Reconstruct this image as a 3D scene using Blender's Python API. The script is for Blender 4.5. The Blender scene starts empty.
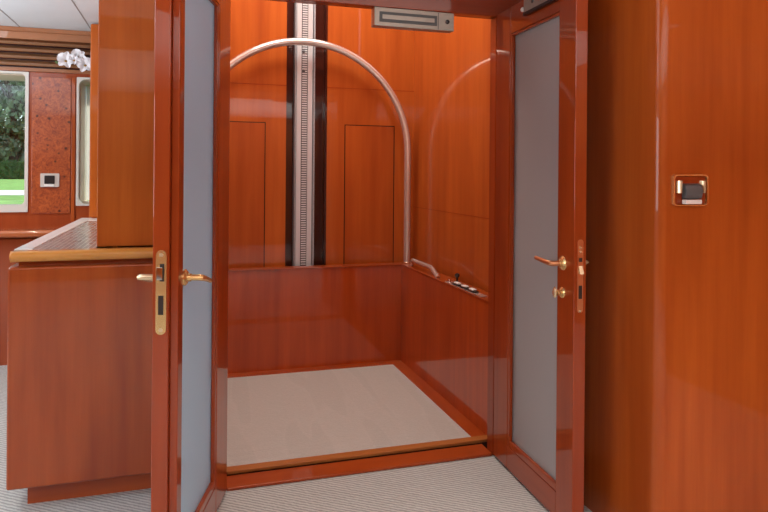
import bpy, bmesh, math, random
from mathutils import Vector, Matrix
random.seed(7)
PI = math.pi
scn = bpy.context.scene
COL = scn.collection
scn.view_settings.view_transform = 'Standard'
scn.view_settings.look = 'None'
scn.view_settings.exposure = 0.12

# ------------------------------------------------------------------ materials
def new_mat(name):
    m = bpy.data.materials.new(name); m.use_nodes = True
    nt = m.node_tree
    return m, nt, nt.nodes['Principled BSDF']

def plain(name, col, rough=0.5, metal=0.0, coat=0.0, noise=0.0, nscale=30.0, bump=0.0):
    m, nt, b = new_mat(name)
    b.inputs['Base Color'].default_value = (*col, 1)
    b.inputs['Roughness'].default_value = rough
    b.inputs['Metallic'].default_value = metal
    b.inputs['Coat Weight'].default_value = coat
    b.inputs['Coat Roughness'].default_value = 0.04
    tc = nt.nodes.new('ShaderNodeTexCoord')
    n = nt.nodes.new('ShaderNodeTexNoise'); n.inputs['Scale'].default_value = nscale
    n.inputs['Detail'].default_value = 4
    nt.links.new(tc.outputs['Object'], n.inputs['Vector'])
    if noise > 0:
        r = nt.nodes.new('ShaderNodeValToRGB')
        r.color_ramp.elements[0].position = .3; r.color_ramp.elements[1].position = .7
        r.color_ramp.elements[0].color = (*[c*(1-noise) for c in col], 1)
        r.color_ramp.elements[1].color = (*[min(1, c*(1+noise)) for c in col], 1)
        nt.links.new(n.outputs['Fac'], r.inputs['Fac'])
        nt.links.new(r.outputs['Color'], b.inputs['Base Color'])
    if bump > 0:
        bp = nt.nodes.new('ShaderNodeBump'); bp.inputs['Strength'].default_value = bump
        bp.inputs['Distance'].default_value = .01
        nt.links.new(n.outputs['Fac'], bp.inputs['Height'])
        nt.links.new(bp.outputs['Normal'], b.inputs['Normal'])
    return m

def wood(name, light, dark, axis='Z', rough=0.32, coat=1.0, offset=0.0, wave=True, spec=0.12, mott=.35):
    """lacquered cherry: fine streaks along the grain axis under broad mottling"""
    light = (light[0], light[1]*1.08, light[2]*1.1); dark = (dark[0], dark[1]*1.08, dark[2]*1.1)
    m, nt, b = new_mat(name); L = nt.links.new
    tc = nt.nodes.new('ShaderNodeTexCoord')
    mp = nt.nodes.new('ShaderNodeMapping')
    sc = {'Z': (21, 21, .9), 'X': (.9, 21, 21), 'Y': (21, .9, 21)}[axis]
    mp.inputs['Scale'].default_value = sc
    mp.inputs['Location'].default_value = (offset, offset*.7, offset*1.3)
    L(tc.outputs['Object'], mp.inputs['Vector'])
    n1 = nt.nodes.new('ShaderNodeTexNoise'); n1.inputs['Scale'].default_value = 1.0
    n1.inputs['Detail'].default_value = 7; n1.inputs['Roughness'].default_value = .62
    L(mp.outputs['Vector'], n1.inputs['Vector'])
    mp2 = nt.nodes.new('ShaderNodeMapping')
    sc2 = {'Z': (5.5, 5.5, .9), 'X': (.9, 5.5, 5.5), 'Y': (5.5, .9, 5.5)}[axis]
    mp2.inputs['Scale'].default_value = sc2
    mp2.inputs['Location'].default_value = (offset*1.9, offset, offset*.4)
    L(tc.outputs['Object'], mp2.inputs['Vector'])
    n2 = nt.nodes.new('ShaderNodeTexNoise'); n2.inputs['Scale'].default_value = 1.0
    n2.inputs['Detail'].default_value = 3; n2.inputs['Distortion'].default_value = .7
    L(mp2.outputs['Vector'], n2.inputs['Vector'])
    mx = nt.nodes.new('ShaderNodeMix'); mx.data_type = 'FLOAT'
    mx.inputs[0].default_value = 0.55
    L(n1.outputs['Fac'], mx.inputs[2]); L(n2.outputs['Fac'], mx.inputs[3])
    r = nt.nodes.new('ShaderNodeValToRGB')
    r.color_ramp.elements[0].position = .33; r.color_ramp.elements[0].color = (*dark, 1)
    r.color_ramp.elements[1].position = .67; r.color_ramp.elements[1].color = (*light, 1)
    L(mx.outputs[0], r.inputs['Fac'])
    L(r.outputs['Color'], b.inputs['Base Color'])
    b.inputs['Roughness'].default_value = rough
    b.inputs['Specular IOR Level'].default_value = spec
    b.inputs['Coat Weight'].default_value = coat
    b.inputs['Coat Roughness'].default_value = 0.025
    b.inputs['Coat IOR'].default_value = 1.5
    return m

LT, DK = (.47, .098, .014), (.30, .050, .008)
W_wall  = wood('cherry_wall', (.56, .130, .017), (.37, .072, .010), coat=.35, offset=1.3)
W_front = wood('cherry_front', (.50, .102, .014), (.33, .055, .008), coat=.55, offset=4.1)
W_shaft = wood('cherry_shaft', (.52, .115, .018), (.36, .065, .011), coat=.75, offset=7.7)
W_hatch = wood('cherry_hatch', (.48, .100, .016), (.34, .057, .010), coat=.75, offset=2.9)
W_car   = wood('cherry_car', (.52, .082, .012), (.33, .043, .007), offset=5.2)
W_carx  = wood('cherry_car_trim', (.42, .070, .011), (.27, .036, .007), 'X', offset=3.2)
W_cary  = wood('cherry_car_trim_deep', (.42, .070, .011), (.27, .036, .007), 'Y', offset=3.2)
W_door  = wood('cherry_door', (.36, .054, .009), (.23, .029, .006), offset=.4)
W_doorx = wood('cherry_door_rail', (.36, .054, .009), (.23, .029, .006), 'X', offset=.9)
W_trim  = wood('cherry_trim', (.36, .052, .009), (.22, .026, .006), offset=8.8)
W_trimx = wood('cherry_trim_flat', (.36, .052, .009), (.22, .026, .006), 'X', offset=6.8)
W_thr   = wood('cherry_threshold', (.42, .072, .011), (.28, .038, .007), 'X', offset=2.2)
W_cab   = wood('cherry_cabinet', (.46, .090, .018), (.27, .043, .011), offset=9.6)
W_cabx  = wood('cherry_cabinet_flat', (.46, .090, .018), (.27, .043, .011), 'X', offset=1.6)
W_nose  = wood('golden_nosing', (.70, .30, .06), (.52, .18, .03), 'X', offset=3.6)
W_sill  = wood('car_sill_oak', (.46, .155, .04), (.32, .09, .02), 'X', offset=3.9)
W_slat  = wood('walnut_slat', (.27, .115, .05), (.19, .075, .03), 'X', rough=.4, coat=.5, offset=1.1)
W_cornice = wood('cornice_wood', (.40, .16, .075), (.30, .11, .05), 'X', rough=.4, coat=.5, offset=2.1)
W_far   = wood('far_wall_cherry', (.38, .070, .018), (.27, .042, .011), offset=5.9)
W_farx  = wood('far_ledge_cherry', (.52, .15, .05), (.40, .10, .03), 'X', offset=6.1)
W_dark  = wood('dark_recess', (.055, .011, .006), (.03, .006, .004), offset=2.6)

def burl_mat():
    m, nt, b = new_mat('burl_veneer'); L = nt.links.new
    tc = nt.nodes.new('ShaderNodeTexCoord')
    n = nt.nodes.new('ShaderNodeTexNoise'); n.inputs['Scale'].default_value = 30
    n.inputs['Detail'].default_value = 8; n.inputs['Roughness'].default_value = .7
    n.inputs['Distortion'].default_value = 1.6
    L(tc.outputs['Object'], n.inputs['Vector'])
    v = nt.nodes.new('ShaderNodeTexVoronoi'); v.inputs['Scale'].default_value = 17
    L(tc.outputs['Object'], v.inputs['Vector'])
    r = nt.nodes.new('ShaderNodeValToRGB')
    r.color_ramp.elements[0].position = .34; r.color_ramp.elements[0].color = (.20, .025, .007, 1)
    r.color_ramp.elements[1].position = .62; r.color_ramp.elements[1].color = (.48, .105, .022, 1)
    L(n.outputs['Fac'], r.inputs['Fac'])
    r2 = nt.nodes.new('ShaderNodeValToRGB')
    r2.color_ramp.elements[0].position = .10; r2.color_ramp.elements[0].color = (.12, .08, .08, 1)
    r2.color_ramp.elements[1].position = .22; r2.color_ramp.elements[1].color = (1, 1, 1, 1)
    L(v.outputs['Distance'], r2.inputs['Fac'])
    mx = nt.nodes.new('ShaderNodeMix'); mx.data_type = 'RGBA'; mx.blend_type = 'MULTIPLY'
    mx.inputs[0].default_value = .9
    L(r.outputs['Color'], mx.inputs[6]); L(r2.outputs['Color'], mx.inputs[7])
    L(mx.outputs[2], b.inputs['Base Color'])
    b.inputs['Roughness'].default_value = .3
    b.inputs['Coat Weight'].default_value = 1; b.inputs['Coat Roughness'].default_value = .03
    return m
M_burl = burl_mat()

def carpet_mat(name, c1, c2, ang=35, scale=34, streak=0.0):
    m, nt, b = new_mat(name); L = nt.links.new
    tc = nt.nodes.new('ShaderNodeTexCoord')
    mp = nt.nodes.new('ShaderNodeMapping'); mp.inputs['Rotation'].default_value = (0, 0, math.radians(ang))
    L(tc.outputs['Object'], mp.inputs['Vector'])
    w = nt.nodes.new('ShaderNodeTexWave'); w.inputs['Scale'].default_value = scale
    w.inputs['Distortion'].default_value = 2.5; w.inputs['Detail'].default_value = 3
    w.inputs['Detail Scale'].default_value = 3
    L(mp.outputs['Vector'], w.inputs['Vector'])
    n = nt.nodes.new('ShaderNodeTexNoise'); n.inputs['Scale'].default_value = 260
    n.inputs['Detail'].default_value = 3
    L(tc.outputs['Object'], n.inputs['Vector'])
    mx = nt.nodes.new('ShaderNodeMix'); mx.data_type = 'FLOAT'; mx.inputs[0].default_value = .5
    L(w.outputs['Fac'], mx.inputs[2]); L(n.outputs['Fac'], mx.inputs[3])
    r = nt.nodes.new('ShaderNodeValToRGB')
    r.color_ramp.elements[0].position = .25; r.color_ramp.elements[0].color = (*c1, 1)
    r.color_ramp.elements[1].position = .75; r.color_ramp.elements[1].color = (*c2, 1)
    L(mx.outputs[0], r.inputs['Fac'])
    out = r.outputs['Color']
    if streak > 0:      # brushed nap left by the vacuum cleaner
        mp3 = nt.nodes.new('ShaderNodeMapping')
        mp3.inputs['Rotation'].default_value = (0, 0, math.radians(-12)); mp3.inputs['Scale'].default_value = (5.5, .8, 1)
        L(tc.outputs['Object'], mp3.inputs['Vector'])
        n3 = nt.nodes.new('ShaderNodeTexNoise'); n3.inputs['Scale'].default_value = 1.2
        n3.inputs['Detail'].default_value = 1; n3.inputs['Distortion'].default_value = .5
        L(mp3.outputs['Vector'], n3.inputs['Vector'])
        r3 = nt.nodes.new('ShaderNodeValToRGB')
        for p_, c_ in ((.0, 0.93), (1., .97)): pass
        r3.color_ramp.elements[0].position = .46; r3.color_ramp.elements[0].color = (1-streak,)*3 + (1,)
        r3.color_ramp.elements[1].position = .54; r3.color_ramp.elements[1].color = (1-streak*.4,)*3 + (1,)
        e = r3.color_ramp.elements.new(.5); e.color = (1, 1, 1, 1)
        L(n3.outputs['Fac'], r3.inputs['Fac'])
        m2 = nt.nodes.new('ShaderNodeMix'); m2.data_type = 'RGBA'; m2.blend_type = 'MULTIPLY'; m2.inputs[0].default_value = 1
        L(out, m2.inputs[6]); L(r3.outputs['Color'], m2.inputs[7]); out = m2.outputs[2]
    L(out, b.inputs['Base Color'])
    b.inputs['Roughness'].default_value = .95
    b.inputs['Specular IOR Level'].default_value = .1
    bp = nt.nodes.new('ShaderNodeBump'); bp.inputs['Strength'].default_value = .5; bp.inputs['Distance'].default_value = .004
    L(mx.outputs[0], bp.inputs['Height']); L(bp.outputs['Normal'], b.inputs['Normal'])
    return m
M_carpet = carpet_mat('ribbed_carpet', (.30, .302, .292), (.54, .54, .52), ang=-54, scale=17)
M_carcarpet = carpet_mat('car_carpet', (.42, .385, .35), (.56, .52, .48), ang=-70, scale=24, streak=.05)

def frosted_mat(name, col, rough):
    m, nt, b = new_mat(name); L = nt.links.new
    b.inputs['Base Color'].default_value = (*col, 1)
    b.inputs['Roughness'].default_value = rough
    b.inputs['IOR'].default_value = 1.45
    b.inputs['Transmission Weight'].default_value = .25
    tc = nt.nodes.new('ShaderNodeTexCoord')
    n = nt.nodes.new('ShaderNodeTexNoise'); n.inputs['Scale'].default_value = 420
    L(tc.outputs['Object'], n.inputs['Vector'])
    bp = nt.nodes.new('ShaderNodeBump'); bp.inputs['Strength'].default_value = .08; bp.inputs['Distance'].default_value = .002
    L(n.outputs['Fac'], bp.inputs['Height']); L(bp.outputs['Normal'], b.inputs['Normal'])
    tr = nt.nodes.new('ShaderNodeBsdfTranslucent'); tr.inputs['Color'].default_value = (*col, 1)
    mx = nt.nodes.new('ShaderNodeMixShader'); mx.inputs[0].default_value = .30
    L(b.outputs['BSDF'], mx.inputs[1]); L(tr.outputs['BSDF'], mx.inputs[2])
    L(mx.outputs['Shader'], nt.nodes['Material Output'].inputs['Surface'])
    return m
M_frostL = frosted_mat('frosted_glass_daylit', (.58, .73, .82), .45)  # blue of the daylight is put into this pane's own colour
M_frostR = frosted_mat('frosted_glass_grey', (.60, .60, .60), .45)

def clear_mat():
    m, nt, b = new_mat('clear_window_glass'); L = nt.links.new
    t = nt.nodes.new('ShaderNodeBsdfTransparent'); t.inputs['Color'].default_value = (.94, .97, .96, 1)
    g = nt.nodes.new('ShaderNodeBsdfGlossy'); g.inputs['Roughness'].default_value = .01
    mx = nt.nodes.new('ShaderNodeMixShader'); mx.inputs[0].default_value = .04
    L(t.outputs['BSDF'], mx.inputs[1]); L(g.outputs['BSDF'], mx.inputs[2])
    L(mx.outputs['Shader'], nt.nodes['Material Output'].inputs['Surface'])
    return m
M_clear = clear_mat()

def brick_mat(name):
    """stone worktop inlaid with small pale mosaic tiles"""
    m, nt, b = new_mat(name); L = nt.links.new
    tc = nt.nodes.new('ShaderNodeTexCoord')
    mp = nt.nodes.new('ShaderNodeMapping'); mp.inputs['Rotation'].default_value = (0, 0, PI/2)
    L(tc.outputs['Object'], mp.inputs['Vector'])
    br = nt.nodes.new('ShaderNodeTexBrick'); br.inputs['Scale'].default_value = 12
    br.inputs['Color1'].default_value = (.34, .28, .25, 1); br.inputs['Color2'].default_value = (.24, .20, .18, 1)
    br.inputs['Mortar'].default_value = (.46, .42, .39, 1); br.inputs['Mortar Size'].default_value = .03
    L(mp.outputs['Vector'], br.inputs['Vector'])
    L(br.outputs['Color'], b.inputs['Base Color'])
    b.inputs['Roughness'].default_value = .22; b.inputs['Specular IOR Level'].default_value = .25
    return m
M_mosaic = brick_mat('mosaic_stone')

M_steel  = plain('polished_steel', (.74, .68, .63), .24, .72)
M_chrome = plain('chrome', (.85, .84, .82), .08, 1.0)
M_alu    = plain('extruded_aluminium', (.36, .39, .42), .4, .2, noise=.12, nscale=90)
M_track  = plain('track_aluminium', (.74, .76, .78), .4, .15)
M_rack   = plain('rack_steel', (.12, .12, .13), .4, .6)
M_alugrey = plain('satin_grey_metal', (.42, .42, .38), .35, .6, noise=.06)
M_gold   = plain('polished_brass', (.86, .60, .26), .2, .75)
M_gold2  = plain('pale_brass', (.85, .68, .42), .25, .7)
M_copper = plain('brushed_bronze', (.72, .36, .18), .3, .9)
M_black  = plain('black_plastic', (.012, .011, .011), .3)
M_slot   = plain('dark_slot', (.02, .012, .008), .6)
M_white  = plain('white_plastic', (.85, .84, .81), .35)
M_grey   = plain('grey_plastic', (.10, .12, .13), .35)
M_led    = plain('dark_lens', (.03, .03, .035), .1)
M_bead   = plain('silver_cover', (.60, .56, .52), .35, .2)
M_cream  = plain('cream_frame', (.66, .65, .60), .35, coat=.3)
M_linen  = plain('beige_reveal', (.55, .46, .36), .5)
M_ceil   = plain('ceiling_panel', (.66, .72, .76), .55, noise=.02, nscale=6)
M_seam   = plain('ceiling_joint', (.30, .30, .30), .7)
M_pale   = plain('pale_saloon_wall', (.50, .42, .34), .6, noise=.03, nscale=3)
M_stonew = plain('white_stone', (.90, .89, .87), .2, coat=.1, noise=.03, nscale=12)
M_petal  = plain('orchid_petal', (.80, .80, .84), .5, noise=.05, nscale=60)
M_lip    = plain('orchid_lip', (.30, .16, .03), .5)
M_stem   = plain('orchid_stem', (.09, .14, .03), .5)
M_leafg  = plain('orchid_leaf', (.04, .10, .02), .35)
M_pot    = plain('white_pot', (.7, .7, .68), .3)
M_grass  = plain('lawn_grass', (.17, .34, .06), .9, noise=.35, nscale=3)
M_path   = plain('pale_path', (.62, .60, .56), .9, noise=.1, nscale=4)
M_hedge  = plain('hedge_leaf', (.055, .13, .025), .6, noise=.4, nscale=2)
M_tree   = plain('tree_leaf', (.19, .25, .14), .4, noise=.7, nscale=1.2)
M_bark   = plain('bark', (.10, .07, .05), .9, noise=.3, nscale=6)
M_boxw   = plain('white_utility_box', (.75, .75, .72), .6)
M_glare  = plain('white_glare', (.92, .91, .87), .7)  # translucent white imitating overexposed daylight behind the glass
_nt = M_glare.node_tree; _t = _nt.nodes.new('ShaderNodeBsdfTranslucent'); _t.inputs['Color'].default_value = (.95, .94, .9, 1)
_m = _nt.nodes.new('ShaderNodeMixShader'); _m.inputs[0].default_value = .7
_nt.links.new(_nt.nodes['Principled BSDF'].outputs[0], _m.inputs[1]); _nt.links.new(_t.outputs[0], _m.inputs[2])
_nt.links.new(_m.outputs[0], _nt.nodes['Material Output'].inputs['Surface'])

# ------------------------------------------------------------------ mesh helpers
def box(bm, x0, x1, y0, y1, z0, z1, bev=0.0, seg=2):
    t = bmesh.new()
    vs = [t.verts.new((x, y, z)) for x in (min(x0,x1), max(x0,x1)) for y in (min(y0,y1), max(y0,y1)) for z in (min(z0,z1), max(z0,z1))]
    for q in ((0,1,3,2), (4,6,7,5), (0,4,5,1), (2,3,7,6), (0,2,6,4), (1,5,7,3)):
        t.faces.new([vs[i] for i in q])
    if bev > 0:
        bmesh.ops.bevel(t, geom=t.edges[:], offset=bev, segments=seg, affect='EDGES', profile=.5)
    return merge(bm, t)

def merge(bm, t, mat=None):
    if mat is not None: bmesh.ops.transform(t, matrix=mat, verts=t.verts)
    bmesh.ops.recalc_face_normals(t, faces=t.faces)
    me = bpy.data.meshes.new('tmp'); t.to_mesh(me); t.free()
    bm.from_mesh(me); bpy.data.meshes.remove(me)
    return bm

def prism(bm, pts, axis, a, b, bev=0.0, seg=2):
    """extrude a closed outline (2-D) from a to b along axis"""
    t = bmesh.new()
    def P(p, h):
        return {'X': (h, p[0], p[1]), 'Y': (p[0], h, p[1]), 'Z': (p[0], p[1], h)}[axis]
    A = [t.verts.new(P(p, a)) for p in pts]; B = [t.verts.new(P(p, b)) for p in pts]
    n = len(pts)
    t.faces.new(A); t.faces.new(B)
    for i in range(n): t.faces.new((A[i], A[(i+1) % n], B[(i+1) % n], B[i]))
    if bev > 0:
        ed = [e for e in t.edges if (e.verts[0] in A) == (e.verts[1] in A)]
        bmesh.ops.bevel(t, geom=ed, offset=bev, segments=seg, affect='EDGES')
    return merge(bm, t)

def rrect(x0, x1, z0, z1, r, n=6):
    pts = []
    for cx, cz, a0 in ((x1-r, z1-r, 0), (x0+r, z1-r, PI/2), (x0+r, z0+r, PI), (x1-r, z0+r, 1.5*PI)):
        for i in range(n+1):
            a = a0 + PI/2*i/n
            pts.append((cx+r*math.cos(a), cz+r*math.sin(a)))
    return pts

def ring(bm, outer, inner, axis, a, b):
    """frame between two outlines with the same number of points"""
    t = bmesh.new()
    def P(p, h):
        return {'X': (h, p[0], p[1]), 'Y': (p[0], h, p[1]), 'Z': (p[0], p[1], h)}[axis]
    loops = [[t.verts.new(P(p, h)) for p in o] for o, h in ((outer, a), (outer, b), (inner, b), (inner, a))]
    n = len(outer)
    for k in range(4):
        A, B = loops[k], loops[(k+1) % 4]
        for i in range(n): t.faces.new((A[i], A[(i+1) % n], B[(i+1) % n], B[i]))
    return merge(bm, t)

def tube(bm, path, r, seg=16, cap=True):
    t = bmesh.new(); P = [Vector(p) for p in path]; n = len(P)
    R = r if isinstance(r, (list, tuple)) else [r]*n
    tang = [(P[min(i+1, n-1)]-P[max(i-1, 0)]).normalized() for i in range(n)]
    up = Vector((0, 0, 1)) if abs(tang[0].z) < .9 else Vector((1, 0, 0))
    nrm = (up - tang[0]*up.dot(tang[0])).normalized()
    rows = []
    for i in range(n):
        nrm = (nrm - tang[i]*nrm.dot(tang[i])).normalized()
        bi = tang[i].cross(nrm)
        rows.append([t.verts.new(P[i] + (nrm*math.cos(2*PI*k/seg) + bi*math.sin(2*PI*k/seg))*R[i]) for k in range(seg)])
    for i in range(n-1):
        for k in range(seg):
            t.faces.new((rows[i][k], rows[i][(k+1) % seg], rows[i+1][(k+1) % seg], rows[i+1][k]))
    if cap:
        t.faces.new(rows[0]); t.faces.new(rows[-1])
    return merge(bm, t)

def lathe(bm, prof, center, axis=(0, 0, 1), seg=28):
    """profile of (radius, height) turned about axis"""
    t = bmesh.new(); rows = []
    for r, h in prof:
        rows.append([t.verts.new((max(r, 1e-5)*math.cos(2*PI*k/seg), max(r, 1e-5)*math.sin(2*PI*k/seg), h)) for k in range(seg)])
    for i in range(len(prof)-1):
        for k in range(seg):
            t.faces.new((rows[i][k], rows[i][(k+1) % seg], rows[i+1][(k+1) % seg], rows[i+1][k]))
    t.faces.new(rows[0]); t.faces.new(rows[-1])
    q = Vector((0, 0, 1)).rotation_difference(Vector(axis).normalized()).to_matrix().to_4x4()
    return merge(bm, t, Matrix.Translation(Vector(center)) @ q)

def BM(): return bmesh.new()
def B(*a, **k): return box(BM(), *a, **k)

WM = {}
def obj(name, bm, mat, parent=None, local=False, at=None):
    """link ONE mesh object; vertices come in world coordinates unless local"""
    me = bpy.data.meshes.new(name)
    inv = None
    if parent is not None and not local: inv = WM[parent.name].inverted()
    elif parent is None and at is not None: inv = Matrix.Translation(-Vector(at))
    if inv is not None: bmesh.ops.transform(bm, matrix=inv, verts=bm.verts)
    bm.to_mesh(me); bm.free()
    for p in me.polygons: p.use_smooth = True
    me.set_sharp_from_angle(angle=math.radians(38))
    me.materials.append(mat)
    me.update()
    o = bpy.data.objects.new(name, me); COL.objects.link(o)
    wn = o.modifiers.new('weighted_normals', 'WEIGHTED_NORMAL'); wn.keep_sharp = True; wn.weight = 100
    if parent is not None:
        o.parent = parent; WM[o.name] = WM[parent.name]
    else:
        if at is not None: o.location = at
        WM[o.name] = Matrix.Translation(Vector(at)) if at is not None else Matrix.Identity(4)
    return o

def tag(o, label=None, cat=None, group=None, kind=None):
    if label: o['label'] = label
    if cat: o['category'] = cat
    if group: o['group'] = group
    if kind: o['kind'] = kind
    return o

def empty(name, loc, rz=0.0):
    o = bpy.data.objects.new(name, None); COL.objects.link(o)
    o.empty_display_size = .05
    o.location = loc; o.rotation_euler = (0, 0, rz)
    WM[o.name] = Matrix.Translation(Vector(loc)) @ Matrix.Rotation(rz, 4, 'Z')
    return o

def struct(name, bm, mat, label, cat, parent=None):
    o = obj(name, bm, mat, parent)
    if parent is None: tag(o, label, cat, kind='structure')
    return o

# ================================================================== THE SETTING
_b = BM(); box(_b, -4.2, 3.2, -3, 2.925, -.06, 0); box(_b, -4.2, -.062, 2.925, 5.14, -.06, 0)
struct('floor', _b, M_carpet, 'pale grey ribbed carpet of the hall in front of the lift', 'carpet')
struct('wall_rear', B(-4.3, 3.3, -3.1, -3.0, -.06, 2.5), W_wall, 'cherry wall behind the camera', 'wall')
struct('wall_left', B(-4.3, -4.2, -3, 5.6, -.06, 2.5), W_wall, 'cherry wall far to the left of the hall', 'wall')
# right hand wall: a protruding block with a rounded corner
r = .034; pts = [(3.3, 3.04), (1.604, 3.04)]
for i in range(9):
    a = PI + PI/2*i/8
    pts.append((1.604+r+r*math.cos(a), 1.90+r+r*math.sin(a)))
SW = (1.653, 1.803, 1.268, 1.380)      # recess of the switch in the front of the wall
bm = prism(BM(), pts + [(3.3, 1.90)], 'Z', 0, 2.45)
struct('wall_right', bm, W_front, 'broad lacquered cherry wall with a rounded corner on the right', 'wall')
struct('wall_side', B(3.2, 3.3, -3, 1.9, -.06, 2.5), W_wall, 'cherry wall to the right of the camera', 'wall')
# block to the left of the lift, standing over the cabinet
bm = B(-.351, .09, 2.985, 4.70, 1.052, 2.45, bev=.006); box(bm, -.056, .088, 2.958, 3.002, 0, 1.004)
struct('wall_lift_left', bm, W_wall, 'tall lacquered cherry wall panel standing above the left cabinet', 'wall')
# column at the far end of the counter
bm = B(-.612, -.36, 4.785, 4.86, 1.052, 2.37, bev=.012)
c = struct('trim_1', bm, W_wall, 'narrow cherry end post beyond the counter, edge of the tall panel', 'post')
# lift shaft
SX0, SX1, SY = -.02, 1.655, 4.62
bm = BM()
box(bm, SX0, .705, SY, SY+.05, 0, 3.5)
box(bm, .976, SX1, SY, SY+.05, 0, 3.5)
ws = struct('wall_shaft_back', bm, W_shaft, 'glossy orange cherry back wall of the lift shaft', 'wall')
bm = BM()
for x0, x1 in ((SX0, .705), (.976, SX1)): box(bm, x0, x1, SY-.0012, SY, 1.988, 1.992)
obj('panel_joint', bm, W_trim, ws)
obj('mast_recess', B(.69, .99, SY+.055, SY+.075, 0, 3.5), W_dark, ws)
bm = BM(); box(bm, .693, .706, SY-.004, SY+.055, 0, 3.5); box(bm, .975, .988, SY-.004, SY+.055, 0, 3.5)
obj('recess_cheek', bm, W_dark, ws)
wr = struct('wall_shaft_right', B(SX1, SX1+.05, 3.05, SY+.05, 0, 3.5), W_shaft, 'glossy cherry right side wall of the lift shaft', 'wall')
obj('panel_joint', B(SX1-.0012, SX1, 3.05, SY, 1.1185, 1.1215), W_trim, wr)
struct('wall_shaft_left', B(SX0-.04, SX0, 3.0, SY, 0, 3.5), W_shaft, 'cherry left side wall of the lift shaft', 'wall')
struct('ceiling_shaft', B(SX0-.05, SX1+.05, 2.95, SY+.08, 3.5, 3.55), M_ceil, 'pale roof of the lift shaft', 'ceiling')
# head, jambs and threshold of the lift opening
struct('trim_2', B(.05, 1.606, 2.865, 2.93, 2.142, 2.45, bev=.006), W_trimx, 'dark cherry door head above the lift opening', 'door frame')
obj('upper_front', B(-.05, 1.66, 2.932, 2.96, 2.40, 3.5), W_trimx, bpy.data.objects['trim_2'])
struct('trim_3', B(.09, .185, 2.87, 2.93, 0, 2.141, bev=.004), W_trim, 'left cherry door jamb of the lift opening', 'door frame')
struct('trim_4', B(1.45, 1.602, 2.865, 2.93, 0, 2.141, bev=.004), W_trim, 'right cherry door jamb of the lift opening', 'door frame')
struct('floor_pit', B(-.06, 1.70, 2.926, 4.67, -.12, -.061), W_dark, 'dark floor of the lift pit under the car', 'floor')
struct('trim_5', B(.187, 1.448, 2.862, 2.982, 0, .014, bev=.005), W_thr, 'red cherry threshold strip across the lift opening', 'threshold')
# hall ceiling with joints
ce = struct('ceiling', B(-4.2, -.04, -3, 5.15, 2.38, 2.46), M_ceil, 'pale grey ceiling panels over the left side of the hall', 'ceiling')
for k in range(-4, 2):
    x = -.64 + .47*k
    if x < -.1: obj('ceiling_joint', B(x-.004, x+.004, 0, 5.12, 2.3785, 2.381), M_seam, ce)
struct('ceiling_right', B(-.04, 3.2, -3, 2.86, 2.38, 2.46), M_ceil, 'pale ceiling over the right side of the hall', 'ceiling')

struct('ceiling_glare_board', B(-1.2, 3.2, .35, 2.86, 2.35, 2.38), W_trimx, 'unseen cherry board added under the hall ceiling to cut its reflections', 'ceiling')  # added out of view; darkens the ceiling mirrored in the lacquer
# ---- far window wall (front face Y = 5.2, hull 0.4 m thick)
FY = 5.2
bm = BM()
W1 = (-2.05, -1.066, 1.072, 2.075); W2 = (-.752, -.02, 1.115, 2.055)
box(bm, -4.2, W1[0], FY, FY+.40, 0, 2.5)
box(bm, W1[1], W2[0], FY, FY+.40, 0, 2.5)
box(bm, W2[1], 1.6, FY, FY+.40, 0, 2.5)
for a in (W1, W2):
    box(bm, a[0], a[1], FY, FY+.40, 0, a[2]); box(bm, a[0], a[1], FY, FY+.40, a[3], 2.5)
wf = struct('wall_far', bm, W_far, 'cherry window wall at the far left end', 'wall')
obj('burl_panel', B(-1.045, -.790, FY-.008, FY, 1.06, 2.045, bev=.003), M_burl, wf)
obj('panel_edging', B(-.785, -.760, FY-.012, FY, 1.0, 2.05, bev=.003), W_cab, wf)
def window(n, a, rad, fw, deep, label, glare=False):
    o = empty('window_%d' % n, ((a[0]+a[1])/2, FY, a[2])); tag(o, label, 'window', kind='structure')
    outer = rrect(a[0], a[1], a[2], a[3], .006)
    inner = rrect(a[0]+fw, a[1]-fw, a[2]+(.012 if glare else .054), a[3]-.014, rad)
    obj('window_frame', ring(BM(), outer, inner, 'Y', FY-.012, FY+.05), M_cream, o)
    bm = BM(); g = .004
    box(bm, a[0]+g, a[0]+.02, FY+.05, FY+.40, a[2], a[3]); box(bm, a[1]-.02, a[1]-g, FY+.05, FY+.40, a[2], a[3])
    box(bm, a[0]+.02, a[1]-.02, FY+.05, FY+.40, a[2]+g, a[2]+.02); box(bm, a[0]+.02, a[1]-.02, FY+.05, FY+.40, a[3]-.02, a[3]-g)
    obj('window_reveal', bm, M_linen, o)
    obj('window_pane', B(a[0]+.02, a[1]-.02, FY+deep, FY+deep+.008, a[2]+.02, a[3]-.02), M_clear, o)
    if glare:
        obj('glare_sheet', B(a[0]+.03, a[1]-.03, FY+deep-.02, FY+deep-.016, a[2]+.03, a[3]-.03), M_glare, o)  # sheet added so the pane reads as blown-out daylight
window(1, W1, .032, .022, .37, 'window with a white rounded frame showing trees and lawn')
window(2, W2, .05, .014, .30, 'bright window with a cream frame half hidden by the tall panel', glare=True)
lw = struct('trim_6', B(-4.2, -.36, 5.14, FY, 0, .885), W_far, 'cherry lining below the far windows', 'panelling')
lg = struct('trim_7', B(-4.2, -.02, 5.02, FY, .905, .952, bev=.018, seg=4), W_farx, 'golden rounded window ledge along the far wall', 'ledge')
bm = BM(); prism(bm, [(5.145, 2.302), (FY, 2.302), (FY, 2.378), (5.11, 2.378), (5.11, 2.352), (5.125, 2.345)], 'X', -4.2, -.02)
struct('trim_8', bm, W_cornice, 'brown stepped cornice below the far ceiling', 'cornice')
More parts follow.
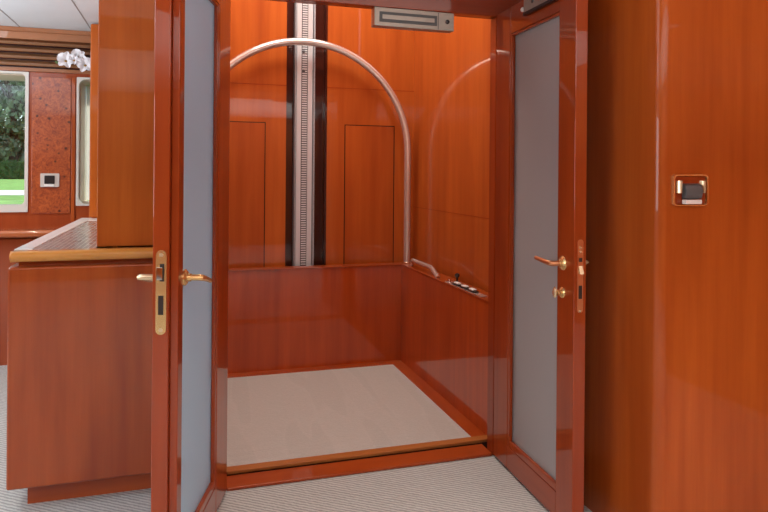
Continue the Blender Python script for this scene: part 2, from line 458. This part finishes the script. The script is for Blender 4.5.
# ventilation grille above the windows
g = empty('ventilation_grille', (-1.6, FY, 2.10)); tag(g, 'brown wooden ventilation grille of long slats above the far windows', 'grille')
obj('grille_backing', B(-3.4, -.03, FY-.010, FY-.002, 2.10, 2.30), W_dark, g)
for k in range(4):
    z = 2.130 + .050*k
    bm = prism(BM(), [(FY-.012, z+.004), (FY-.040, z-.016), (FY-.046, z-.010), (FY-.046, z+.004), (FY-.016, z+.026), (FY-.012, z+.026)], 'X', -3.4, -.03)
    obj('slat', bm, W_slat, g)
obj('grille_rail', B(-3.4, -.03, FY-.03, FY-.004, 2.078, 2.104, bev=.004), W_cornice, g)

# ================================================================== LIFT SHAFT
t = empty('lift_mast', (.823, SY+.05, 0)); tag(t, 'grey metal lift mast with a dark toothed rack between the rear panels', 'lift mast')
bm = BM(); box(bm, .752, .898, SY+.02, SY+.052, 0, 3.495)
obj('mast_profile', bm, M_alu, t)
for x0, x1 in ((.752, .762), (.886, .898)):
    obj('guide_rail', B(x0, x1, SY-.012, SY+.02, 0, 3.495, bev=.003), M_alu, t)
for x0, x1 in ((.768, .800), (.848, .880)):
    bm = BM(); box(bm, x0, x1, SY+.002, SY+.021, 0, 3.495)
    for k in range(290): box(bm, x0+.003, x1-.003, SY-.001, SY+.003, .012*k, .012*k+.006)
    obj('track_strip', bm, M_track, t)
bm = BM(); box(bm, .803, .846, SY+.012, SY+.021, 0, 3.495)
obj('rack_bed', bm, M_rack, t)
bm = BM()
for k in range(211): box(bm, .807, .842, SY+.001, SY+.013, (.0165*k), .0165*k+.0075)
obj('gear_rack', bm, M_track, t)
for z in (2.10, 2.24):
    obj('mounting_bolt', lathe(BM(), [(0, .0), (.011, 0), (.011, .006), (.004, .009), (0, .009)], (.816, SY+.002, z), (0, -1, 0), 14), M_rack, t)

for x0, x1, lab in ((1.123, 1.502, 'tall flush cherry hatch panel in the shaft wall, right of the mast'),
                    (.155, .546, 'tall flush cherry hatch panel in the shaft wall, left of the mast')):
    h = empty('hatch_panel', (x0, SY, .12)); tag(h, lab, 'hatch')
    obj('panel_face', B(x0+.004, x1-.004, SY-.003, SY-.0005, .12, 1.718, bev=.001), W_hatch, h)
    obj('panel_gap', ring(BM(), [(x0-.003, .113), (x1+.003, .113), (x1+.003, 1.725), (x0-.003, 1.725)],
                          [(x0+.004, .12), (x1-.004, .12), (x1-.004, 1.718), (x0+.004, 1.718)], 'Y', SY-.0015, SY-.0003), W_dark, h)

# ---- the lift car
RZ = .705
car = empty('lift_car', (.79, 3.75, 0)); tag(car, 'open wooden lift car with low cherry walls, pale carpet and steel arch', 'lift')
CX0, CX1 = .07, 1.515
obj('car_floor', B(CX0-.03, CX1+.06, 3.014, 4.52, -.06, .004), W_dark, car)
bm = B(CX0, 1.432, 3.062, 4.388, .004, .014, bev=.003)
obj('car_carpet', bm, M_carcarpet, car)
obj('car_sill', B(CX0, CX1, 3.010, 3.062, .004, .020, bev=.004), W_sill, car)
obj('floor_border', B(CX0, CX1, 4.388, 4.47, .004, .016, bev=.002), W_carx, car)
obj('floor_border', B(1.432, CX1, 3.062, 4.388, .004, .016, bev=.002), W_cary, car)
obj('back_wall', B(CX0-.07, CX1+.105, 4.47, 4.545, .004, RZ, bev=.004), W_car, car)
obj('side_wall', B(CX1, CX1+.105, 3.02, 4.468, .004, RZ+.003, bev=.005), W_car, car)
obj('side_wall', B(CX0-.045, CX0, 3.02, 4.468, .004, RZ+.005, bev=.005), W_car, car)
obj('rail_cap', B(CX0-.072, CX1+.11, 4.462, 4.55, RZ, RZ+.008, bev=.003), W_carx, car)
obj('rail_cap', B(CX1-.004, CX1+.11, 3.02, 4.46, RZ+.003, RZ+.011, bev=.003), W_cary, car)
# arch
AC, AR, AZ = .806, .765, 1.522
path = [(AC+AR, 4.505, RZ+.01), (AC+AR, 4.505, 1.1)]
for i in range(41):
    a = PI*i/40; path.append((AC+AR*math.cos(a), 4.505, AZ+AR*math.sin(a)))
path += [(AC-AR, 4.505, 1.1), (AC-AR, 4.505, RZ+.01)]
ar = obj('arch_rail', tube(BM(), path, .026, 20), M_steel, car)
tag(ar, 'polished steel arch tube')
for s in (-1, 1):
    obj('arch_flange', lathe(BM(), [(0, 0), (.040, 0), (.040, .008), (.030, .014), (.0, .014)], (AC+s*AR, 4.505, RZ+.008)), M_chrome, ar)
# grab handle and control strip on the right ledge
LZ = RZ+.011
HX = 1.545
hp = [(HX, 4.34, LZ), (HX, 4.325, LZ+.030), (HX, 4.29, LZ+.044), (HX, 3.96, LZ+.044), (HX, 3.93, LZ+.039), (HX-.012, 3.80, LZ)]
hr = obj('grab_handle', tube(BM(), hp, .0155, 14), M_steel, car); tag(hr, 'polished steel grab handle on the ledge')
cs = obj('control_strip', B(1.519, 1.562, 3.16, 3.66, LZ, LZ+.004, bev=.0015), M_steel, car)
for k in range(3):
    y = 3.30+.105*k
    bm = B(1.522, 1.557, y-.044, y+.044, LZ+.004, LZ+.012, bev=.003); obj('button_housing', bm, M_black, cs)
    obj('push_button', B(1.526, 1.553, y-.028, y+.028, LZ+.012, LZ+.020, bev=.003), M_white, cs)
obj('key_switch', lathe(BM(), [(0, 0), (.010, 0), (.010, .014), (.007, .018), (0, .018)], (1.533, 3.615, LZ+.004)), M_chrome, cs)
jb = lathe(BM(), [(0, 0), (.018, 0), (.016, .006), (.006, .010), (.006, .028), (.012, .032), (.016, .042), (.012, .052), (0, .056)], (1.585, 3.62, LZ))
obj('joystick_knob', jb, M_black, car)

# ================================================================== DOORS
def leaf(n, loc, ang, sg, L, T, uu, gz, top, frost, label, droop=.01, rebate=False):
    """door leaf in its own frame: x from the hinge to the free edge, visible face at y = 0, body behind it"""
    d = empty('door_%d' % n, loc, ang); tag(d, label, 'door', kind='structure')
    def lb(u0, u1, v0, v1, z0, z1, **k): return B(u0, u1, sg*v0, sg*v1, z0, z1, **k)
    u1, u2 = uu; z1, z2 = gz; zb = .012
    obj('hinge_stile', lb(0, u1-.018, -T, 0, zb, top, bev=.005), W_door, d, True)
    bm = lb(u2, L, -T, -.026 if rebate else 0, zb, top, bev=.004, seg=3)
    if rebate: box(bm, u2, L-.014, -.026*sg, 0, zb, top, bev=.004, seg=3)
    obj('lock_stile', bm, W_door, d, True)
    obj('bottom_rail', lb(u1-.018, u2, -T+.002, -.001, zb, z1-.03, bev=.003), W_doorx, d, True)
    obj('top_rail', lb(u1-.018, u2, -T+.002, -.001, z2+.012, top, bev=.003), W_doorx, d, True)
    bm = BM()
    for v0, v1 in ((-.020, -.003), (-T+.003, -T+.018)):
        box(bm, u1-.018, u1, sg*v0, sg*v1, z1-.03, z2+.012, bev=.004)
        box(bm, u2-.006, u2, sg*v0, sg*v1, z1-.03, z2+.012, bev=.002)
        box(bm, u1, u2-.006, sg*v0, sg*v1, z1-.03, z1, bev=.004)
        box(bm, u1, u2-.006, sg*v0, sg*v1, z2, z2+.012, bev=.004)
    obj('glazing_bead', bm, W_door, d, True)
    obj('glass_pane', lb(u1-.012, u2-.002, -.030, -.022, z1-.02, z2+.006), frost, d, True)
    # lever handles on both faces
    ku, kz = L-.078, 1.030
    for f, (v, q, mt, ml) in enumerate(((0, 1, M_gold, M_copper if sg < 0 else M_gold), (-T, -1, M_gold, M_gold2))):
        ax = (0, sg*q, 0)
        hd = obj('lever_handle', BM_lever(ku, sg*v, kz, sg*q, droop, .056 if f == 0 or sg < 0 else .072), ml, d, True)
        obj('rosette', lathe(BM(), [(0, 0), (.027, 0), (.027, .004), (.021, .010), (.014, .012), (.013, .022), (0, .022)], (ku, sg*v, kz), ax), mt, hd, True)
    return d, lb
def BM_lever(ku, v, kz, dv, dr, st):
    bm = BM()
    p = [(ku, v+dv*.01, kz), (ku, v+dv*(st-.014), kz), (ku-.006, v+dv*(st-.004), kz-dr*.05), (ku-.02, v+dv*st, kz-dr*.15), (ku-.075, v+dv*st, kz-dr*.6), (ku-.118, v+dv*st, kz-dr)]
    return tube(bm, p, [.0100, .0105, .0108, .0100, .0090, .0080], 14)

# right leaf
aR = math.atan2(-.529, -.024)
dR, lb = leaf(2, (1.447, 2.856, 0), aR, -1, .722, .052, (.170, .598), (.145, 2.012), 2.15, M_frostR,
              'right open door leaf with grey frosted glass and cherry frame', droop=-.008)
# thumb turn
tt = obj('thumb_turn', lathe(BM(), [(0, 0), (.022, 0), (.022, .004), (.016, .009), (.011, .010), (.010, .026), (0, .026)], (.640, 0, .915), (0, -1, 0)), M_gold, dR, True)
bm = lathe(BM(), [(0, -.007), (.012, -.006), (.018, 0), (.012, .006), (0, .007)], (.622, .0, 0), (0, -1, 0), 20)
bmesh.ops.transform(bm, matrix=Matrix.Translation((.640, -.034, .917)) @ Matrix.Diagonal((.75, 1.0, 1.25, 1)) @ Matrix.Translation((-.622, 0, 0)), verts=bm.verts)
obj('turn_knob', bm, M_gold2, tt, True)
# latch plate on the free edge
def edge_plate(d, L, T, sg, z0, z1, mat, w):
    c = -T*.5*sg
    bm = prism(BM(), rrect(c-w/2, c+w/2, z0, z1, w*.48, 5), 'X', L-.001, L+.0025)
    p = obj('latch_plate', bm, mat, d, True)
    return p, c
p, c = edge_plate(dR, .722, .052, -1, .852, 1.130, M_copper, .024)
obj('latch_bolt', prism(BM(), [(.7245, 1.0), (.737, 1.0), (.7245, 1.03)], 'Y', c-.008, c+.008), M_gold2, p, True)
obj('keyhole_slot', B(.7245, .7255, c-.007, c+.007, .905, .955), M_slot, p, True)
obj('keyhole_slot', B(.7245, .7255, c-.007, c+.007, 1.045, 1.060), M_slot, p, True)
for z in (.858, 1.100, 1.085):
    obj('plate_screw', lathe(BM(), [(0, 0), (.006, 0), (.005, .001), (0, .001)], (.7245, c, z), (1, 0, 0), 12), M_gold2, p, True)
# armature plate of the magnetic lock
ap = obj('armature_plate', B(.318, .716, -.016, -.001, 2.082, 2.146, bev=.002), M_alugrey, dR, True); tag(ap, 'grey metal lock plate at the top of the door')
obj('plate_gasket', B(.314, .719, -.018, -.0005, 2.068, 2.083, bev=.002), M_black, ap, True)
for u in (.40, .52, .64): obj('plate_bolt', lathe(BM(), [(0, 0), (.010, 0), (.008, .003), (0, .003)], (u, -.016, 2.114), (0, -1, 0), 14), M_rack, ap, True)
obj('guide_stud', lathe(BM(), [(0, 0), (.011, 0), (.011, .006), (.006, .011), (0, .012)], (.286, -.001, 2.105), (0, -1, 0), 16), M_white, dR, True)

# left leaf
aL = math.atan2(-.70, -.202)
dL, lb = leaf(1, (.187, 2.853, 0), aL, 1, .737, .078, (.212, .672), (.15, 2.03), 2.15, M_frostL,
              'left open door leaf with frosted glass tinted with painted blue daylight, seen almost edge on', droop=.030, rebate=True)
p, c = edge_plate(dL, .737, .100, 1, .862, 1.128, M_gold, .033)
obj('latch_bolt', B(.7395, .747, c-.013, c+.006, 1.035, 1.075, bev=.002), M_chrome, p, True)
obj('keyhole_slot', B(.7395, .7405, c-.008, c+.008, .925, .985), M_slot, p, True)
obj('keyhole_slot', B(.7395, .7405, c-.004, c+.010, 1.030, 1.085), M_slot, p, True)
for z in (.876, 1.113):
    obj('plate_screw', lathe(BM(), [(0, 0), (.007, 0), (.006, .001), (0, .001)], (.7395, c, z), (1, 0, 0), 12), M_gold2, p, True)

# magnetic lock under the door head
m = empty('magnetic_lock', (1.03, 2.89, 2.142)); tag(m, 'grey metal magnetic door lock hung under the dark door head', 'door lock')
obj('lock_housing', B(.833, 1.230, 2.870, 2.925, 2.056, 2.142, bev=.003), M_alugrey, m)
obj('magnet_face', B(.857, 1.142, 2.866, 2.872, 2.074, 2.122, bev=.002), M_grey, m)
obj('magnet_core', B(.870, 1.128, 2.864, 2.868, 2.088, 2.108, bev=.001), M_alugrey, m)
obj('cover_seam', B(1.147, 1.150, 2.8690, 2.8705, 2.058, 2.138), M_rack, m)
obj('status_light', lathe(BM(), [(0, 0), (.011, 0), (.010, .005), (0, .006)], (1.195, 2.870, 2.098), (0, -1, 0), 16), M_led, m)

# ================================================================== LEFT CABINET
cb = empty('counter_cabinet', (-.3, 3.3, 0)); tag(cb, 'low lacquered cherry cabinet with a recessed plinth left of the open door', 'cabinet')
obj('cabinet_body', B(-.645, -.06, 2.955, 4.88, .088, .985), W_cab, cb)
obj('front_panel', B(-.672, .082, 2.925, 2.954, .088, .985, bev=.010, seg=3), W_cab, cb)
obj('side_panel', B(-.672, -.646, 2.956, 4.90, .088, .985, bev=.006), W_cab, cb)
obj('plinth', B(-.605, -.06, 2.985, 4.80, 0, .088), W_cabx, cb)
obj('shadow_rail', B(-.64, -.06, 2.965, 4.85, .985, 1.004), W_trimx, cb)
wt = empty('worktop', (-.3, 3.3, 1.004)); tag(wt, 'stone worktop with white border and golden wooden nosing on the left cabinet', 'worktop')
obj('mosaic_slab', B(-.592, -.352, 2.962, 4.58, 1.006, 1.0495), M_mosaic, wt)
bm = BM(); box(bm, -.660, -.592, 2.975, 4.80, 1.006, 1.053, bev=.003); box(bm, -.592, -.352, 4.58, 4.775, 1.006, 1.052, bev=.003)
obj('white_border', bm, M_stonew, wt)
bm = BM(); prof = []
for i in range(13):
    a = PI/2 + PI*i/12; prof.append((2.922+.022*math.cos(a), 1.028+.022*math.sin(a)))
prof = [(2.962, 1.050)] + prof + [(2.962, 1.006)]
prism(bm, prof, 'X', -.662, .084, bev=.008, seg=3)
obj('wooden_nosing', bm, W_nose, wt)

# ================================================================== SMALL FITTINGS
t = empty('thermostat', (-.93, FY-.008, 1.25)); tag(t, 'small steel thermostat with a dark screen on the burl panel', 'thermostat')
obj('cover_plate', prism(BM(), rrect(-.985, -.862, 1.252, 1.350, .006, 3), 'Y', FY-.020, FY-.008), M_bead, t)
obj('screen', B(-.958, -.890, FY-.026, FY-.020, 1.275, 1.335, bev=.003), M_black, t)
obj('button_bar', B(-.958, -.892, FY-.028, FY-.021, 1.256, 1.272, bev=.002), M_white, t)

x0, x1, z0, z1 = SW
s = empty('light_switch', ((x0+x1)/2, 1.90, z0)); tag(s, 'gold framed light switch with a dark rocker on the right cherry wall', 'light switch')
obj('gold_frame', ring(BM(), rrect(x0, x1, z0, z1, .014), rrect(x0+.0045, x1-.0045, z0+.004, z1-.005, .011), 'Y', 1.886, 1.8995), M_gold, s)
obj('switch_back', B(x0+.008, x1-.008, 1.893, 1.899, z0+.006, z1-.007), W_trim, s)
for sx in (x0+.024, x1-.024):
    obj('cheek_glint', prism(BM(), [(sx-.010, 1.893), (sx-.007, 1.880), (sx, 1.874), (sx+.007, 1.880), (sx+.010, 1.893)], 'Z', z0+.046, z1-.022), M_gold2, s)  # gold slivers modelled in place of yellow reflections beside the rocker
bm = prism(BM(), [(1.893, z0+.024), (1.874, z0+.028), (1.868, z0+.055), (1.876, z0+.074), (1.893, z0+.080)], 'X', x0+.038, x1-.038, bev=.002)
obj('rocker', bm, M_grey, s)
obj('rocker_lip', B(x0+.038, x1-.042, 1.870, 1.892, z0+.007, z0+.023, bev=.003), M_white, s)

# orchid on the far ledge, its flowers arching out past the post
oc = empty('orchid', (-.44, 5.10, .952)); tag(oc, 'white orchid blooms arching past the tall panel by the ventilation grille', 'flower')
obj('pot', lathe(BM(), [(0, 0), (.045, 0), (.060, .11), (.063, .12), (.056, .12), (.05, .105), (0, .105)], (-.44, 5.10, .952)), M_pot, oc)
sp = []
for i in range(25):
    q = i/24; sp.append((-.44 - .04*math.sin(q*PI*.5) - .36*max(0, q-.55)**1.3/.354, 5.10-.05*q, 1.05 + 1.12*math.sin(min(1, q*1.25)*PI/2) - .10*max(0, q-.8)*2))
obj('flower_stem', tube(BM(), sp, .005, 8), M_stem, oc)
def petal(bm, c, ang, ln, wd, tilt, seed):
    """one broad cupped petal radiating from c in the X-Z plane"""
    t = bmesh.new(); N, K = 7, 5; g = []
    for i in range(N):
        u = i/(N-1); w = wd*math.sin(PI*min(1, .10+u*.86))**.7
        g.append([t.verts.new((w*(k/(K-1)-.5)*2, -.012*math.sin(u*PI)-.5*tilt*u*ln - .010*abs(k/(K-1)-.5)*2, u*ln)) for k in range(K)])
    for i in range(N-1):
        for k in range(K-1): t.faces.new((g[i][k], g[i][k+1], g[i+1][k+1], g[i+1][k]))
    merge(bm, t, Matrix.Translation(Vector(c)) @ Matrix.Rotation(ang, 4, 'Y'))
for i, (x, z, s_, a0) in enumerate(((-.800, 2.150, 1.15, .2), (-.722, 2.178, 1.05, .9), (-.672, 2.125, 1.15, -.2), (-.745, 2.155, .7, .5))):
    bm = BM(); c = (x, 5.035-.004*i, z)
    for k in range(5):
        wide = k in (1, 4)
        petal(bm, c, a0+2*PI*k/5, .052*s_, (.032 if wide else .020)*s_, .25, i)
    fl = obj('flower', bm, M_petal, oc)
    obj('flower_lip', lathe(BM(), [(0, 0), (.008, .003), (.010, .010), (.004, .018), (0, .019)], (c[0], c[1]-.002, c[2]-.006), (0, -1, -.4), 10), M_lip, fl)
obj('bud', lathe(BM(), [(0, 0), (.009, .008), (.010, .016), (.004, .028), (0, .030)], (-.845, 5.04, 2.125), (-.7, -.1, .4), 10), M_stem, oc)
for a in (-.5, .6, 2.2, 3.6):
    bm = BM(); t = bmesh.new(); g = []
    for i in range(8):
        u = i/7; w = .026*math.sin(PI*min(1, .12+.86*u)); 
        g.append([t.verts.new((u*.10, w*k, 1.06 + .10*math.sin(u*2.2) - abs(k)*-.006)) for k in (-1, 0, 1)])
    for i in range(7):
        for k in (0, 1): t.faces.new((g[i][k], g[i][k+1], g[i+1][k+1], g[i+1][k]))
    merge(bm, t, Matrix.Translation((-.44, 5.10, 0)) @ Matrix.Rotation(a, 4, 'Z') @ Matrix.Diagonal((1, .8, 1, 1)))
    obj('leaf', bm, M_leafg, oc)

# ================================================================== OUTSIDE THE WINDOWS
GZ = .90
struct('ground_lawn', B(-40, 30, 9, 70, GZ-.1, GZ), M_grass, 'sunlit green lawn outside the window', 'lawn')
struct('ground_path', B(-40, 30, 13.2, 16.2, GZ, GZ+.01), M_path, 'pale garden path crossing the lawn outside', 'path')
def leaves(bm, pts, size, seed):
    rnd = random.Random(seed)
    for p in pts:
        n = Vector((rnd.gauss(0, 1), rnd.gauss(0, 1), rnd.gauss(0, 1)+.4)).normalized()
        a = n.orthogonal().normalized(); b_ = n.cross(a)
        th = rnd.random()*6.28; a, b_ = a*math.cos(th)+b_*math.sin(th), b_*math.cos(th)-a*math.sin(th)
        s = size*rnd.uniform(.6, 1.3); p = Vector(p)
        vs = [bm.verts.new(p + a*s), bm.verts.new(p + b_*s*.5 + n*s*.1), bm.verts.new(p - a*s), bm.verts.new(p - b_*s*.5 + n*s*.1)]
        bm.faces.new(vs)
    return bm
rnd = random.Random(3)
hd = empty('hedge', (-9, 35, GZ)); tag(hd, 'long clipped green hedge at the back of the lawn', 'hedge')
bm = B(-22, 6, 34.6, 36.0, GZ, GZ+.84, bev=.1)
obj('hedge_core', bm, M_hedge, hd)
bm = leaves(BM(), [(rnd.uniform(-14, -3), rnd.choice([34.55, 34.5, rnd.uniform(34.5, 35)]), GZ+rnd.uniform(.02, .90)) for _ in range(4200)], .07, 5)
tag(obj('hedge_leaves', bm, M_hedge, hd), kind='stuff')
def tree(x, y, hgt, rad, seed, label):
    rnd = random.Random(seed)
    o = empty('garden_tree', (x, y, GZ)); tag(o, label, 'tree', group='trees beyond the hedge')
    bm = tube(BM(), [(x, y, GZ), (x+.1, y, GZ+hgt*.25), (x-.1, y, GZ+hgt*.55), (x+.1, y, GZ+hgt*.85)], [.32, .24, .16, .05], 10)
    for k in range(5):
        a = k*1.3; tube(bm, [(x, y, GZ+hgt*(.25+.08*k)), (x+rad*.35*math.cos(a), y+rad*.35*math.sin(a), GZ+hgt*(.38+.09*k)), (x+rad*.7*math.cos(a), y+rad*.7*math.sin(a), GZ+hgt*(.45+.09*k))], [.12, .08, .03], 8)
    obj('trunk', bm, M_bark, o)
    pts = []
    blobs = [(rnd.uniform(-.75, .75)*rad, rnd.uniform(-.6, .6)*rad, rnd.uniform(.03, .92)*hgt, rnd.uniform(.32, .5)*rad) for _ in range(38)]
    for _ in range(8500):
        bx, by, bz, br = rnd.choice(blobs)
        v = Vector((rnd.gauss(0, 1), rnd.gauss(0, 1), rnd.gauss(0, 1))).normalized()*br*rnd.uniform(.6, 1.05)
        pts.append((x+bx+v.x, y+by+v.y, max(GZ+.4, GZ+bz+v.z*.8)))
    obj('foliage', leaves(BM(), pts, .20, seed), M_tree, o)
tree(-9.0, 40, 9.2, 2.25, 11, 'leafy tree behind the hedge, filling the left window')
tree(-14.8, 41, 10.5, 2.25, 12, 'leafy tree beyond the hedge, farthest to the left')
tree(-3.2, 41, 10.0, 2.25, 13, 'leafy tree beyond the hedge, behind the blind of the bright window')
ub = empty('utility_box', (-8.05, 28, GZ)); tag(ub, 'small white box standing on the lawn before the hedge', 'utility box')
obj('box_body', B(-8.20, -7.96, 27.9, 28.15, GZ, GZ+.24, bev=.01), M_boxw, ub)
obj('box_lid', B(-8.22, -7.94, 27.88, 28.17, GZ+.24, GZ+.27, bev=.006), M_boxw, ub)

# ================================================================== LIGHT
def area(name, loc, rot, sx, sy, watts, col=(1, 1, 1)):
    l = bpy.data.lights.new(name, 'AREA'); l.shape = 'RECTANGLE'; l.size = sx; l.size_y = sy
    l.energy = watts; l.color = col
    o = bpy.data.objects.new(name, l); COL.objects.link(o); o.location = loc; o.rotation_euler = rot
    return o
UP = (PI, 0, 0)
area('hall_ceiling_fill', (.6, -1.2, 1.46), UP, 4.6, 2.6, 190, (1, .95, .88))  # added fill lamp without a fixture, brightens the ceiling from mid-air
area('left_ceiling_fill', (-2.4, 2.8, 1.46), UP, 1.8, 3.0, 105, (.86, .94, 1))  # second added fill, cooler, aimed up at the left ceiling
area('shaft_light', (.75, 3.75, 3.45), (0, 0, 0), 1.2, 1.0, 47, (1, .93, .84))
area('saloon_window_light', (-4.1, 1.6, 1.5), (0, math.radians(-90), 0), 1.1, 3.2, 60, (.85, .93, 1))
for k, (x, y) in enumerate(((.5, .9), (-.6, .6), (1.2, .2), (2.2, .6), (-1.6, 3.4), (-1.3, 4.5))):
    l = bpy.data.lights.new('downlight', 'SPOT'); l.energy = 34; l.spot_size = math.radians(110); l.spot_blend = .9
    l.shadow_soft_size = .05; l.color = (1, .93, .82)
    o = bpy.data.objects.new('downlight', l); COL.objects.link(o); o.location = (x, y, 2.33)
su = bpy.data.lights.new('sun', 'SUN'); su.energy = 6.0; su.angle = .02; su.color = (1, .96, .88)
so = bpy.data.objects.new('sun', su); COL.objects.link(so); so.rotation_euler = (math.radians(-40), 0, math.radians(-30))
w = bpy.data.worlds.new('sky'); scn.world = w; w.use_nodes = True
nt = w.node_tree; bg = nt.nodes['Background']
sk = nt.nodes.new('ShaderNodeTexSky'); sk.sky_type = 'NISHITA'; sk.sun_disc = False
sk.sun_elevation = math.radians(50); sk.sun_rotation = math.radians(200)
nt.links.new(sk.outputs['Color'], bg.inputs['Color']); bg.inputs['Strength'].default_value = .22

# ================================================================== CAMERA
cam = bpy.data.cameras.new('camera'); co = bpy.data.objects.new('camera', cam); COL.objects.link(co)
cam.sensor_width = 36; cam.sensor_fit = 'HORIZONTAL'; cam.lens = 36*649/768
cam.shift_y = -84/768
cam.clip_start = .05; cam.clip_end = 300
M = Matrix.Translation((0, 0, 1.38)) @ Matrix.Rotation(math.radians(-17.14), 4, 'Z') @ Matrix.Rotation(PI/2, 4, 'X') @ Matrix.Rotation(math.radians(.47), 4, 'Z')
co.matrix_world = M
scn.camera = co
